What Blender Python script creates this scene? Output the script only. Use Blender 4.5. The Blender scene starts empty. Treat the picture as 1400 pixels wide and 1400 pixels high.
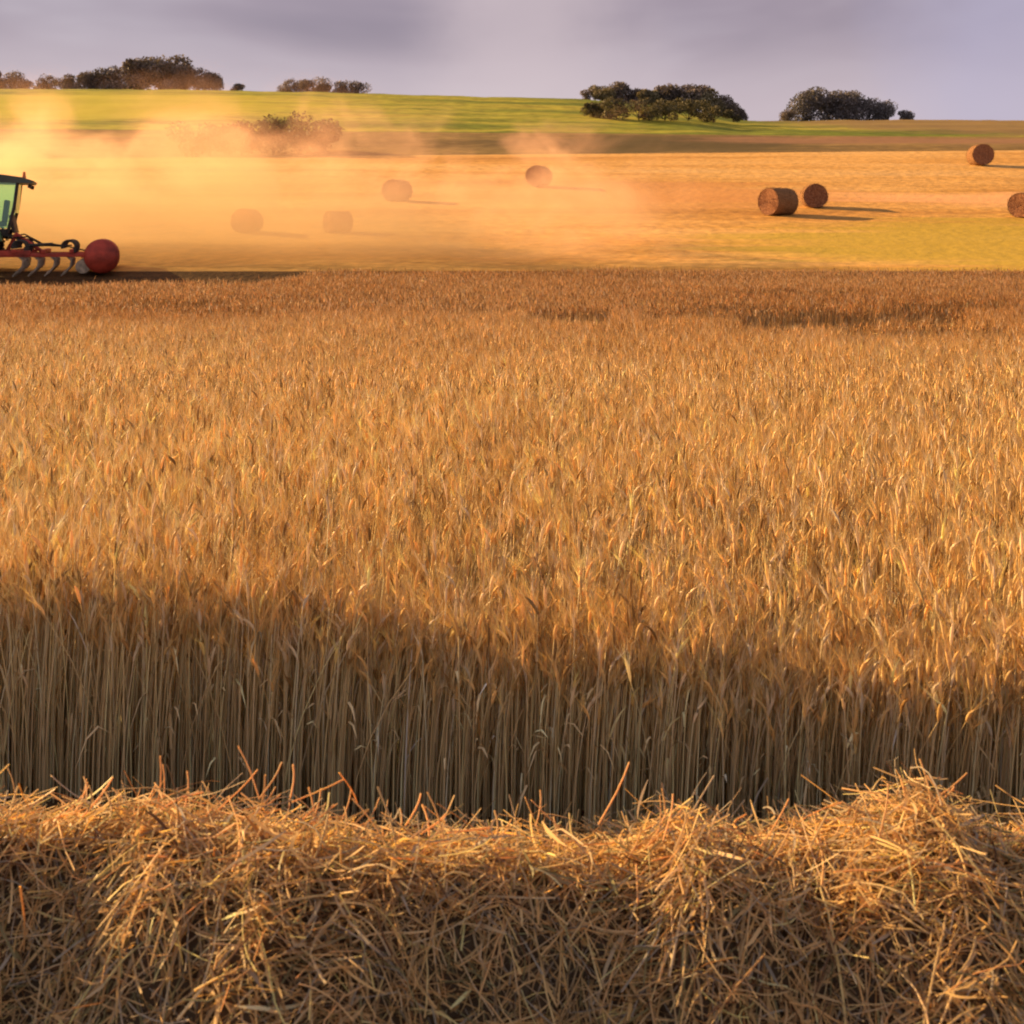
import bpy, bmesh, math, random
import numpy as np
from mathutils import Vector, Matrix, Euler

sc = bpy.context.scene
C = sc.collection
rng = np.random.default_rng(11)
random.seed(5)

# ------------------------------------------------------------------ camera
F = 1560.0            # focal length in pixels of a 1400 px wide picture
EYE = 1.624
HOR = 320.0           # picture row of the level horizon
cam_d = bpy.data.cameras.new('camera')
cam = bpy.data.objects.new('camera', cam_d); C.objects.link(cam)
cam.location = (0, 0, EYE); cam.rotation_euler = (math.radians(90), 0, 0)
cam_d.sensor_width = 36; cam_d.lens = 36 * F / 1400
cam_d.shift_y = -(700 - HOR) / 1400
cam_d.clip_start = 0.05; cam_d.clip_end = 4000
cam_d.dof.use_dof = True; cam_d.dof.focus_distance = 5.5; cam_d.dof.aperture_fstop = 5.6
sc.camera = cam

# ------------------------------------------------------------------ light
SUN_EL, SUN_AZ = math.radians(20.5), math.radians(-62)    # azimuth from +Y, clockwise positive
sd = bpy.data.lights.new('sun', 'SUN'); sd.energy = 5.0; sd.angle = math.radians(0.5); sd.color = (1.0, 0.63, 0.27)
sun = bpy.data.objects.new('sun', sd); C.objects.link(sun)
tosun = Vector((math.sin(SUN_AZ) * math.cos(SUN_EL), math.cos(SUN_AZ) * math.cos(SUN_EL), math.sin(SUN_EL)))
sun.rotation_euler = tosun.to_track_quat('Z', 'Y').to_euler(); sun.location = (-20, 20, 20)

w = bpy.data.worlds.new('World'); sc.world = w; w.use_nodes = True
nt = w.node_tree; N = nt.nodes; L = nt.links
for n in list(N): N.remove(n)
def nd(tree, t, **kw):
    n = tree.nodes.new(t)
    for k, v in kw.items(): setattr(n, k, v)
    return n
def ramp(tree, stops, interp='LINEAR'):
    r = tree.nodes.new('ShaderNodeValToRGB'); r.color_ramp.interpolation = interp
    e = r.color_ramp.elements
    while len(e) < len(stops): e.new(0.5)
    for i, (p, c) in enumerate(stops):
        e[i].position = p; e[i].color = (*c, 1) if len(c) == 3 else c
    return r
def mixc(tree, a, b, fac, mode='MIX'):
    m = tree.nodes.new('ShaderNodeMix'); m.data_type = 'RGBA'; m.blend_type = mode
    for sock, v in ((m.inputs[0], fac), (m.inputs[6], a), (m.inputs[7], b)):
        if hasattr(v, 'is_linked') or hasattr(v, 'links'): tree.links.new(v, sock)
        elif isinstance(v, (int, float)): sock.default_value = v
        else: sock.default_value = (*v, 1) if len(v) == 3 else v
    return m.outputs[2]
out = nd(nt, 'ShaderNodeOutputWorld'); bg = nd(nt, 'ShaderNodeBackground'); bg.inputs[1].default_value = 0.074
sky = nd(nt, 'ShaderNodeTexSky', sky_type='NISHITA', sun_disc=False, sun_elevation=SUN_EL, sun_rotation=SUN_AZ)
tc = nd(nt, 'ShaderNodeTexCoord')
mp = nd(nt, 'ShaderNodeMapping'); mp.inputs['Scale'].default_value = (1.6, 1.6, 4.5); L.new(tc.outputs['Generated'], mp.inputs[0])
n1 = nd(nt, 'ShaderNodeTexNoise'); n1.inputs['Scale'].default_value = 2.4; n1.inputs['Detail'].default_value = 3.5; n1.inputs['Distortion'].default_value = 0.35
L.new(mp.outputs[0], n1.inputs[0])
cl = ramp(nt, [(0.28, (1.34, 1.04, 1.32)), (0.5, (1.80, 1.42, 1.70)), (0.72, (2.3, 1.92, 2.2))])
L.new(n1.outputs[0], cl.inputs[0])
# paler cloud bank low down towards the horizon
sep = nd(nt, 'ShaderNodeSeparateXYZ'); L.new(tc.outputs['Generated'], sep.inputs[0])
mr = nd(nt, 'ShaderNodeMapRange', interpolation_type='SMOOTHSTEP')
mr.inputs[1].default_value = 0.095; mr.inputs[2].default_value = 0.19; mr.inputs[3].default_value = 0.62; mr.inputs[4].default_value = 0.0
L.new(sep.outputs[2], mr.inputs[0])
c1 = mixc(nt, cl.outputs[0], (3.5, 2.85, 3.05), mr.outputs[0])
# one tall pale cloud standing ahead
def patch(tree, px, py, r0, r1, coord):
    d = Vector(((px - 700) / F, 1, (HOR - py) / F)).normalized()
    s = nd(tree, 'ShaderNodeVectorMath', operation='SUBTRACT'); s.inputs[1].default_value = d; tree.links.new(coord, s.inputs[0])
    m = nd(tree, 'ShaderNodeVectorMath', operation='MULTIPLY'); m.inputs[1].default_value = (1, 1, 0.55); tree.links.new(s.outputs[0], m.inputs[0])
    l = nd(tree, 'ShaderNodeVectorMath', operation='LENGTH'); tree.links.new(m.outputs[0], l.inputs[0])
    r = nd(tree, 'ShaderNodeMapRange', interpolation_type='SMOOTHSTEP'); r.inputs[1].default_value = r0; r.inputs[2].default_value = r1
    r.inputs[3].default_value = 1; r.inputs[4].default_value = 0; tree.links.new(l.outputs['Value'], r.inputs[0])
    return r.outputs[0]
nw = nd(nt, 'ShaderNodeTexNoise'); nw.inputs['Scale'].default_value = 14; nw.inputs['Detail'].default_value = 4; L.new(tc.outputs['Generated'], nw.inputs[0])
wa = nd(nt, 'ShaderNodeVectorMath', operation='MULTIPLY_ADD'); wa.inputs[1].default_value = (0.09, 0.09, 0.09); L.new(nw.outputs[1], wa.inputs[0]); L.new(tc.outputs['Generated'], wa.inputs[2])
sb = nd(nt, 'ShaderNodeVectorMath', operation='SUBTRACT'); sb.inputs[1].default_value = (0.045, 0.045, 0.045); L.new(wa.outputs[0], sb.inputs[0])
pm = nd(nt, 'ShaderNodeMath', operation='MULTIPLY'); pm.inputs[1].default_value = 0.62; L.new(patch(nt, 720, 30, 0.015, 0.14, sb.outputs[0]), pm.inputs[0])
c2 = mixc(nt, c1, (3.3, 2.65, 2.75), pm.outputs[0])
pb = nd(nt, 'ShaderNodeMath', operation='MULTIPLY'); pb.inputs[1].default_value = 0.55; L.new(patch(nt, 1400, 110, 0.03, 0.16, sb.outputs[0]), pb.inputs[0])
c3 = mixc(nt, c2, (2.3, 2.1, 2.95), pb.outputs[0])
# sky behind the camera, brightened and tinted as added fill for the shaded front
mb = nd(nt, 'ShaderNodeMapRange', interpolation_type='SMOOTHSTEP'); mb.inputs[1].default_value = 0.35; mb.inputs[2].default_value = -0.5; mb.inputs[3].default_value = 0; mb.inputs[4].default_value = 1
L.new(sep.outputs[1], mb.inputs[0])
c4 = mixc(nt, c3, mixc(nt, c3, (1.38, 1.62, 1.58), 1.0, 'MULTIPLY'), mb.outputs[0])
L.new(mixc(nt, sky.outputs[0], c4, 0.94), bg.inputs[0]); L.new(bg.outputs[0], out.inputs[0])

sc.view_settings.view_transform = 'Standard'; sc.view_settings.look = 'None'
sc.view_settings.exposure = 1.45; sc.view_settings.gamma = 1
sc.render.engine = 'CYCLES'
cy = sc.cycles
cy.max_bounces = 8; cy.diffuse_bounces = 5; cy.transmission_bounces = 6; cy.transparent_max_bounces = 8; cy.volume_bounces = 1
cy.use_denoising = True; cy.filter_width = 1.8; cy.volume_step_rate = 0.6; cy.volume_max_steps = 128

# ------------------------------------------------------------------ helpers
def to_mesh(name, V, Q, mats, parent=None, tint=None, smooth=False, mat_index=None):
    V = np.asarray(V, np.float32).reshape(-1, 3); Q = np.asarray(Q, np.int32).reshape(-1, 4)
    me = bpy.data.meshes.new(name)
    me.vertices.add(len(V)); me.vertices.foreach_set('co', V.ravel())
    me.loops.add(len(Q) * 4); me.loops.foreach_set('vertex_index', Q.ravel())
    me.polygons.add(len(Q)); me.polygons.foreach_set('loop_start', np.arange(len(Q), dtype=np.int32) * 4)
    if smooth: me.polygons.foreach_set('use_smooth', np.ones(len(Q), bool))
    if mat_index is not None: me.polygons.foreach_set('material_index', np.asarray(mat_index, np.int32))
    for m in (mats if isinstance(mats, (list, tuple)) else [mats]): me.materials.append(m)
    if tint is not None:
        a = me.attributes.new('tint', 'FLOAT_COLOR', 'POINT')
        t = np.ones((len(V), 4), np.float32); t[:, :3] = np.asarray(tint, np.float32).reshape(-1, 3)
        a.data.foreach_set('color', t.ravel())
    me.update(calc_edges=True)
    o = bpy.data.objects.new(name, me); C.objects.link(o); o.parent = parent
    return o
class Geo:
    def __init__(s): s.v = []; s.q = []; s.t = []; s.n = 0
    def add(s, V, Q, T):
        s.v.append(V.reshape(-1, 3)); s.q.append(Q.reshape(-1, 4) + s.n); s.t.append(T.reshape(-1, 3)); s.n += V.size // 3
    def build(s, name, mats, parent=None, smooth=False):
        return to_mesh(name, np.concatenate(s.v), np.concatenate(s.q), mats, parent, np.concatenate(s.t), smooth)
def frames(P):
    T = np.gradient(P, axis=1); T /= np.linalg.norm(T, axis=2, keepdims=True) + 1e-9
    ref = np.where(np.abs(T[..., 2:3]) > 0.8, np.array([1., 0, 0]), np.array([0, 0, 1.]))
    U = np.cross(T, ref); U /= np.linalg.norm(U, axis=2, keepdims=True) + 1e-9
    return T, U, np.cross(T, U)
def tubes(g, P, R, S, tint):
    """P (N,K,3) paths, R (N,K) radii, tint (N,3) or (N,K,3)."""
    n, k = P.shape[:2]; T, U, W = frames(P)
    a = np.arange(S) * 2 * np.pi / S
    V = P[:, :, None, :] + R[:, :, None, None] * (np.cos(a)[None, None, :, None] * U[:, :, None, :] + np.sin(a)[None, None, :, None] * W[:, :, None, :])
    base = (np.arange(n) * k * S)[:, None, None] + (np.arange(k - 1) * S)[None, :, None]
    s0 = np.arange(S)[None, None, :]; s1 = (s0 + 1) % S
    Q = np.stack([base + s0, base + s1, base + S + s1, base + S + s0], -1)
    if tint.ndim == 2: tint = np.repeat(tint[:, None, :], k, 1)
    g.add(V, Q, np.repeat(tint[:, :, None, :], S, 2))
def ribbons(g, P, Wd, side, tint):
    """flat strips: P (N,K,3), Wd (N,K) half widths, side (N,3)."""
    n, k = P.shape[:2]
    D = side[:, None, :] * Wd[:, :, None]
    V = np.stack([P - D, P + D], 2)
    base = (np.arange(n) * k * 2)[:, None] + (np.arange(k - 1) * 2)[None, :]
    Q = np.stack([base, base + 1, base + 3, base + 2], -1)
    g.add(V, Q, np.repeat(np.repeat(tint[:, None, None, :], k, 1), 2, 2))
def halfpipes(g, P, Wd, side, tint):
    n, k = P.shape[:2]; T, U, W = frames(P)
    D = side[:, None, :] * Wd[:, :, None]; B = np.cross(T, np.repeat(side[:, None, :], k, 1)); B /= np.linalg.norm(B, axis=2, keepdims=True) + 1e-9
    V = np.stack([P - D, P + B * Wd[:, :, None] * 0.8, P + D], 2)
    base = ((np.arange(n) * k * 3)[:, None] + (np.arange(k - 1) * 3)[None, :])[..., None] + np.arange(2)[None, None, :]
    Q = np.stack([base, base + 1, base + 4, base + 3], -1)
    g.add(V, Q, np.repeat(np.repeat(tint[:, None, None, :], k, 1), 3, 2))
_lat = np.random.default_rng(3).random((256, 256))
def vnoise(x, y):
    xi = np.floor(x).astype(int); yi = np.floor(y).astype(int); fx = x - xi; fy = y - yi
    fx = fx * fx * (3 - 2 * fx); fy = fy * fy * (3 - 2 * fy)
    g = lambda i, j: _lat[i % 256, j % 256]
    return (g(xi, yi) * (1 - fx) + g(xi + 1, yi) * fx) * (1 - fy) + (g(xi, yi + 1) * (1 - fx) + g(xi + 1, yi + 1) * fx) * fy - 0.5
def fbm(x, y, o=3):
    s = 0; a = 1.0
    for i in range(o): s = s + a * vnoise(x * 2 ** i + 17.3 * i, y * 2 ** i + 5.1 * i); a *= 0.5
    return s
def uni(a, b, n): return rng.uniform(a, b, n)

# ------------------------------------------------------------------ materials
def mat(name, col=(0.5, 0.5, 0.5), rough=0.6, spec=0.3, metal=0.0, var=0.0, vscale=8.0, bump=0.0, bscale=40.0):
    m = bpy.data.materials.new(name); m.use_nodes = True; t = m.node_tree
    p = t.nodes['Principled BSDF']; p.inputs['Roughness'].default_value = rough; p.inputs['Specular IOR Level'].default_value = spec; p.inputs['Metallic'].default_value = metal
    p.inputs['Base Color'].default_value = (*col, 1)
    co = nd(t, 'ShaderNodeTexCoord')
    if var:
        n = nd(t, 'ShaderNodeTexNoise'); n.inputs['Scale'].default_value = vscale; n.inputs['Detail'].default_value = 6; t.links.new(co.outputs['Object'], n.inputs[0])
        r = ramp(t, [(0.3, tuple(c * (1 - var) for c in col)), (0.7, tuple(min(1, c * (1 + var)) for c in col))]); t.links.new(n.outputs[0], r.inputs[0])
        t.links.new(r.outputs[0], p.inputs['Base Color'])
    if bump:
        n2 = nd(t, 'ShaderNodeTexNoise'); n2.inputs['Scale'].default_value = bscale; n2.inputs['Detail'].default_value = 4; t.links.new(co.outputs['Object'], n2.inputs[0])
        b = nd(t, 'ShaderNodeBump'); b.inputs['Strength'].default_value = bump; b.inputs['Distance'].default_value = 0.05; t.links.new(n2.outputs[0], b.inputs['Height']); t.links.new(b.outputs[0], p.inputs['Normal'])
    return m
def plant_mat(name, trans=0.3, mult=(1, 1, 1), rough=0.55, spec=0.25, tmult=(1.0, 0.8, 0.5)):
    m = bpy.data.materials.new(name); m.use_nodes = True; t = m.node_tree
    p = t.nodes['Principled BSDF']; o = t.nodes['Material Output']
    a = nd(t, 'ShaderNodeAttribute', attribute_name='tint')
    c = mixc(t, a.outputs[0], mult, 1.0, 'MULTIPLY'); t.links.new(c, p.inputs['Base Color'])
    p.inputs['Roughness'].default_value = rough; p.inputs['Specular IOR Level'].default_value = spec
    tr = nd(t, 'ShaderNodeBsdfTranslucent'); t.links.new(mixc(t, c, tmult, 1.0, 'MULTIPLY'), tr.inputs[0])
    mx = nd(t, 'ShaderNodeMixShader'); mx.inputs[0].default_value = trans
    t.links.new(p.outputs[0], mx.inputs[1]); t.links.new(tr.outputs[0], mx.inputs[2]); t.links.new(mx.outputs[0], o.inputs[0])
    return m

def field_mat(name, stops, sx=0.05, sy=0.6, scale=1.0, bump=0.6, fine=3.0, detail=6):
    """ploughed / mown / sown field: rows run across (world X), clods and stubble as bump."""
    m = bpy.data.materials.new(name); m.use_nodes = True; t = m.node_tree; p = t.nodes['Principled BSDF']
    p.inputs['Roughness'].default_value = 0.9; p.inputs['Specular IOR Level'].default_value = 0.1
    g = nd(t, 'ShaderNodeNewGeometry'); mpp = nd(t, 'ShaderNodeMapping'); mpp.inputs['Scale'].default_value = (sx, sy, sy); mpp.inputs['Rotation'].default_value = (0, 0, 0.06)
    t.links.new(g.outputs['Position'], mpp.inputs[0])
    n = nd(t, 'ShaderNodeTexNoise'); n.inputs['Scale'].default_value = scale; n.inputs['Detail'].default_value = detail; n.inputs['Roughness'].default_value = 0.6; t.links.new(mpp.outputs[0], n.inputs[0])
    r = ramp(t, stops); t.links.new(n.outputs[0], r.inputs[0])
    n2 = nd(t, 'ShaderNodeTexNoise'); n2.inputs['Scale'].default_value = fine; n2.inputs['Detail'].default_value = 5; t.links.new(g.outputs['Position'], n2.inputs[0])
    r2 = ramp(t, [(0.3, (0.7, 0.7, 0.7)), (0.7, (1.25, 1.25, 1.25))]); t.links.new(n2.outputs[0], r2.inputs[0])
    col = mixc(t, r.outputs[0], r2.outputs[0], 1.0, 'MULTIPLY')
    t.links.new(col, p.inputs['Base Color'])
    b = nd(t, 'ShaderNodeBump'); b.inputs['Strength'].default_value = bump; b.inputs['Distance'].default_value = 0.12; t.links.new(n2.outputs[0], b.inputs['Height']); t.links.new(b.outputs[0], p.inputs['Normal'])
    return m, col, r

# ------------------------------------------------------------------ terrain
def skyrow(u):
    px = 700 + F * u
    return np.interp(px, [-600, 0, 300, 500, 650, 790, 880, 960, 1010, 1100, 1250, 1400, 2200], [118, 121, 122, 127, 131, 135, 142, 154, 164, 165, 163.5, 164, 162])
_D = np.array([25, 27, 29, 31, 36, 42, 49, 62, 76, 92, 112, 165.])
def rows(u):
    lr = np.clip((u + 0.45) / 0.9, 0, 1)
    one = np.ones_like(u)
    return np.stack([one * 0, one * 0, one * 0, one * 373, one * 350, one * 325, one * 299, one * 262, one * 226,
                     216 - 13 * lr, 178 + 10 * lr, skyrow(u)], -1)
def height(X, Y):
    X = np.asarray(X, float); Y = np.asarray(Y, float)
    u = np.clip(X / np.maximum(Y, 20), -0.9, 0.9)
    r = rows(u)
    Z = EYE + (HOR - r) * _D / F
    Z[..., 0] = 0; Z[..., 1] = 0.10; Z[..., 2] = 0.30
    i = np.clip(np.searchsorted(_D, Y) - 1, 0, len(_D) - 2)
    t = np.clip((Y - _D[i]) / (_D[i + 1] - _D[i]), 0, 1)
    z0 = np.take_along_axis(Z, i[..., None], -1)[..., 0]; z1 = np.take_along_axis(Z, (i + 1)[..., None], -1)[..., 0]
    z = z0 + (z1 - z0) * t
    z = np.where(Y < 25, 0, z)
    zc = Z[..., -1]
    z = np.where(Y > 165, zc - 0.0012 * (Y - 165) ** 2 * np.where(Y < 260, 1, 0) - np.where(Y >= 260, 10.8 + 0.22 * (Y - 260), 0) + 0.02 * (Y - 165) * np.exp(-(Y - 165) / 20), z)
    return z
def h1(x, y): return float(height(np.array([x]), np.array([y]))[0])
def on_ground(px, py, d0=29.0, d1=164.0):
    """first point of the terrain on the sight line through a picture position"""
    Y = np.linspace(d0, d1, 6000); X = (px - 700) / F * Y
    zr = EYE + (HOR - py) / F * Y; hit = np.nonzero(height(X, Y) >= zr)[0]
    i = hit[0] if len(hit) else len(Y) - 1
    return float(X[i]), float(Y[i]), float(height(X[i:i + 1], Y[i:i + 1])[0])

def field_edge(u):      # far edge of the standing crop: cut back at the left where the tractor works
    px = 700 + F * u
    return 27.2 - 4.7 / (1 + np.exp((px - 395) / 22))
def sheet(name, y0, y1, ny, m, x0=-0.75, x1=0.75, nx=150, lift=0.0, rough=0.05):
    a = np.linspace(0, 1, ny); Y = (y0 * (y1 / y0) ** a)[:, None] * np.ones((1, nx))
    X = np.linspace(x0, x1, nx)[None, :] * np.maximum(Y, 60)
    Z = height(X, Y) + lift + rough * fbm(X * 0.25, Y * 0.25, 4) * np.minimum(1, np.minimum(Y - y0, y1 - Y) / 2)
    V = np.stack([X, Y, Z], -1); i = np.arange(ny - 1)[:, None] * nx + np.arange(nx - 1)[None, :]
    Q = np.stack([i, i + 1, i + nx + 1, i + nx], -1)
    o = to_mesh(name, V, Q, m, smooth=True); o['kind'] = 'structure'; return o

soil, _, _ = field_mat('soil', [(0.3, (0.06, 0.033, 0.016)), (0.7, (0.13, 0.075, 0.035))], sx=0.6, sy=1.5)
stubble, scol, sramp = field_mat('stubble', [(0.28, (0.36, 0.17, 0.04)), (0.45, (0.48, 0.25, 0.06)), (0.6, (0.58, 0.33, 0.10)), (0.75, (0.53, 0.33, 0.13))], sx=0.035, sy=0.28, scale=1.0, bump=0.5, fine=2.2)
# a weedy green patch at the low right of the stubble and a redder strip
def add_patch(m, col_in, cx, cy_, rx, ry, color, strength, seed):
    t = m.node_tree; p = t.nodes['Principled BSDF']
    g = nd(t, 'ShaderNodeNewGeometry')
    s = nd(t, 'ShaderNodeVectorMath', operation='SUBTRACT'); s.inputs[1].default_value = (cx, cy_, 0); t.links.new(g.outputs['Position'], s.inputs[0])
    ml = nd(t, 'ShaderNodeVectorMath', operation='MULTIPLY'); ml.inputs[1].default_value = (1 / rx, 1 / ry, 0); t.links.new(s.outputs[0], ml.inputs[0])
    ln = nd(t, 'ShaderNodeVectorMath', operation='LENGTH'); t.links.new(ml.outputs[0], ln.inputs[0])
    mpn = nd(t, 'ShaderNodeMapping'); mpn.inputs['Scale'].default_value = (0.08, 0.45, 0.2); mpn.inputs['Location'].default_value = (seed, 0, 0); t.links.new(g.outputs['Position'], mpn.inputs[0])
    n = nd(t, 'ShaderNodeTexNoise'); n.inputs['Scale'].default_value = 1.5; n.inputs['Detail'].default_value = 5; t.links.new(mpn.outputs[0], n.inputs[0])
    ad = nd(t, 'ShaderNodeMath', operation='MULTIPLY_ADD'); ad.inputs[1].default_value = 1.3; t.links.new(n.outputs[0], ad.inputs[0]); t.links.new(ln.outputs['Value'], ad.inputs[2])
    r = nd(t, 'ShaderNodeMapRange', interpolation_type='SMOOTHSTEP'); r.inputs[1].default_value = 1.25; r.inputs[2].default_value = 1.85; r.inputs[3].default_value = strength; r.inputs[4].default_value = 0
    t.links.new(ad.outputs[0], r.inputs[0])
    c = mixc(t, col_in, color, r.outputs[0]); t.links.new(c, p.inputs['Base Color']); return c
scol = add_patch(stubble, scol, 19.0, 39.0, 12.5, 10, (0.38, 0.27, 0.03), 0.85, 2)
scol = add_patch(stubble, scol, 7.0, 60.0, 11.0, 7, (0.50, 0.23, 0.07), 0.8, 7)
scol = add_patch(stubble, scol, 30.0, 58.0, 16.0, 4, (0.68, 0.36, 0.16), 0.7, 9)
rough_m, rcol, _ = field_mat('rough_pasture', [(0.3, (0.10, 0.065, 0.025)), (0.5, (0.19, 0.12, 0.04)), (0.7, (0.26, 0.18, 0.05))], sx=0.02, sy=0.18, bump=0.7, fine=0.8)
rcol = add_patch(rough_m, rcol, 12, 100, 16, 12, (0.075, 0.055, 0.02), 0.85, 6)
rcol = add_patch(rough_m, rcol, 36, 105, 20, 6, (0.26, 0.135, 0.07), 0.8, 4)
green_m, gcol, _ = field_mat('green_crop', [(0.3, (0.055, 0.085, 0.01)), (0.45, (0.14, 0.165, 0.015)), (0.56, (0.32, 0.29, 0.03)), (0.70, (0.24, 0.15, 0.03))], sx=0.012, sy=0.12, bump=0.5, fine=0.7)
gcol = add_patch(green_m, gcol, -52, 140, 30, 22, (0.44, 0.37, 0.03), 0.8, 12)
gcol = add_patch(green_m, gcol, 60, 150, 26, 40, (0.22, 0.13, 0.06), 0.8, 1)
tilled_m, _, _ = field_mat('tilled_soil', [(0.3, (0.055, 0.026, 0.010)), (0.7, (0.12, 0.06, 0.022))], sx=0.5, sy=2.0, bump=1.0, fine=5.0)

# near ground sheet (flat), then the hillside in bands that share their edges
V = []; nx = 60; ny = 60
gx = np.linspace(-45, 45, nx); gy = np.linspace(-25, 25, ny); GX, GY = np.meshgrid(gx, gy)
i = np.arange(ny - 1)[:, None] * nx + np.arange(nx - 1)[None, :]
g0 = to_mesh('ground', np.stack([GX, GY, 0 * GX], -1), np.stack([i, i + 1, i + nx + 1, i + nx], -1), soil, smooth=True); g0['kind'] = 'structure'
sheet('tilled_strip', 25, 31.4, 24, tilled_m, rough=0.08)
sheet('stubble_field', 31.4, 90, 90, stubble)
sheet('rough_pasture', 90, 113, 30, rough_m, rough=0.15)
sheet('green_field', 113, 700, 120, green_m, rough=0.2)

# ------------------------------------------------------------------ standing crop
wheat_m = plant_mat('ripe_wheat', 0.34, tmult=(1.0, 0.86, 0.55))
WH = 0.612
def near_edge(x): return 3.10 - 0.11 * x + 0.10 * fbm(x * 1.3 + 4, x * 0 + 2.2, 3)
def crop_height(X, Y):
    h = WH * (1 + 0.13 * fbm(X * 0.45, Y * 0.45, 3) + 0.07 * vnoise(X * 2.1, Y * 2.1))
    px = 700 + F * X / Y
    # lodged, laid-over streaks far out in the crop
    for (a, b, yc, hw, dep) in ((1000, 1325, 13.5, 0.85, 0.85), (1150, 1390, 11.6, 0.45, 0.4), (720, 830, 13.8, 0.7, 0.5), (880, 1010, 13.9, 0.5, 0.4), (250, 420, 14.0, 0.25, 0.22), (800, 920, 9.8, 0.2, 0.25), (930, 1120, 15.4, 0.4, 0.3), (980, 1200, 19.5, 0.5, 0.3), (1010, 1180, 12.6, 0.35, 0.5), (1210, 1400, 15.6, 0.6, 0.5), (560, 690, 14.6, 0.4, 0.4), (150, 330, 16.5, 0.5, 0.4), (500, 700, 18.5, 0.5, 0.25)):
        ed = np.minimum(px - a, b - px) + 45 * vnoise(X * 1.9, Y * 0 + yc)
        h = h * (1 - dep * np.clip(ed / 22, 0, 1) * np.clip(5 * (1.2 - np.abs(Y - yc - 0.25 * vnoise(X * 1.1, Y * 0 + yc)) / hw), 0, 1))
    return h
GE = Geo()
def crop(n, y0, y1, level, ux=0.52, edge=False):
    g = G
    Y = np.sqrt(uni(y0 ** 2, y1 ** 2, n)); X = uni(-1, 1, n) * (ux * Y + 0.9)
    if edge: Y = near_edge(X) + np.abs(rng.normal(0, 0.16, n))
    k = (Y > near_edge(X)) & (Y < field_edge(X / Y) + 0.5 * fbm(X * 0.6, X * 0 + 9, 3))
    X, Y = X[k], Y[k]; n = len(X)
    base = height(X, Y)
    H = crop_height(X, Y) * (1 + rng.normal(0, 0.10, n) * np.where(Y > 8, 0.6, 1))
    H *= 1 - 0.30 * np.clip(0.5 + 1.3 * fbm(X * 1.15 + 31, Y * 0.9, 3), 0, 1) * np.exp(-np.clip(Y - near_edge(X), 0, 9) / 0.35)
    if edge: H *= uni(0.75, 1.04, n)
    az = uni(0, 2 * np.pi, n); lean = np.abs(rng.normal(0.0, 0.05, n)) + 0.008
    odd = rng.random(n) < 0.07; lean[odd] = uni(0.12, 0.42, int(odd.sum())); H[odd] *= 0.93
    wind = np.array([0.05, -0.02])
    dx = np.cos(az) * lean + wind[0]; dy = np.sin(az) * lean + wind[1]
    # colour of the ripeness: broad drift over the field + per plant
    ripe = fbm(X * 0.22, Y * 0.13, 3) + 0.25 * rng.normal(0, 1, n)
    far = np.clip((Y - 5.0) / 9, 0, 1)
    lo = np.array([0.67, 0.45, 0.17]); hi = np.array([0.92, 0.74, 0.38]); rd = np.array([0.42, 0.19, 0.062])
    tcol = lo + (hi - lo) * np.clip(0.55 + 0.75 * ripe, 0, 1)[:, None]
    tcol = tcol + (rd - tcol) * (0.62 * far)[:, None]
    tcol *= np.exp(rng.normal(-0.02, 0.25, n))[:, None]
    dk_ = rng.random(n) < 0.16; tcol[dk_] *= np.array([0.5, 0.42, 0.36])
    pale = rng.random(n) < (0.2 - 0.13 * far); tcol[pale] = tcol[pale] * 0.4 + np.array([0.86, 0.78, 0.58]) * 0.6
    scol_ = np.array([0.72, 0.57, 0.31]) * np.exp(rng.normal(-0.08, 0.42, n))[:, None] + np.array([0.06, 0.05, 0.04]) * uni(-1, 1, n)[:, None]
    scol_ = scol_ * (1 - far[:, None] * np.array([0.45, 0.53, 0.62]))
    scol_ = np.clip(scol_, 0.03, 0.9); tcol = np.clip(tcol, 0.02, 0.95)
    K = {0: 5, 1: 4, 2: 3}[level]; S = {0: 4, 1: 3, 2: 3}[level]
    t = np.linspace(0, 1, K)[None, :]
    P = np.stack([X[:, None] + dx[:, None] * H[:, None] * t ** 1.7, Y[:, None] + dy[:, None] * H[:, None] * t ** 1.7, base[:, None] + H[:, None] * t * (1 - 0.04 * t)], -1)
    r0 = {0: 0.0018, 1: 0.0026, 2: 0.004}[level]
    R = (r0 * uni(0.75, 1.35, n))[:, None] * (1 - 0.4 * t)
    # stem colour: greener-grey low, ripe near the ear
    ct = scol_[:, None, :] * np.array([0.92, 0.96, 0.98]) * (1 - t[..., None]) + t[..., None] * (0.45 * scol_ + 0.55 * tcol)[:, None, :]
    if level == 2:
        side = np.repeat(np.array([[1., 0, 0]]), n, 0); ribbons(g, P, R * 1.6, side, scol_)
    else: tubes(g, P, R, S, ct)
    # ear
    top = P[:, -1]; el = uni(0.045, 0.072, n) * (1.1 if level == 2 else 1); nod = uni(0.0, 0.8, n); ea = az + rng.normal(0, 0.7, n)
    KE = {0: 6, 1: 4, 2: 3}[level]; s = np.linspace(0, 1, KE)[None, :]
    out_ = el[:, None] * (s * np.sin(nod * 0.45)[:, None] + 0.35 * s ** 2 * np.sin(nod)[:, None])
    E = np.stack([top[:, 0:1] + np.cos(ea)[:, None] * out_, top[:, 1:2] + np.sin(ea)[:, None] * out_, top[:, 2:3] + el[:, None] * (s * np.cos(nod * 0.5)[:, None] - 0.45 * s ** 2 * np.sin(nod * 0.75)[:, None])], -1)
    prof = {0: [0.35, 0.9, 1.05, 1, 0.75, 0.15], 1: [0.4, 1.0, 0.95, 0.15], 2: [0.6, 1.0, 0.2]}[level]
    er = {0: 0.0041, 1: 0.0043, 2: 0.0064}[level] * uni(0.8, 1.25, n)
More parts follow.
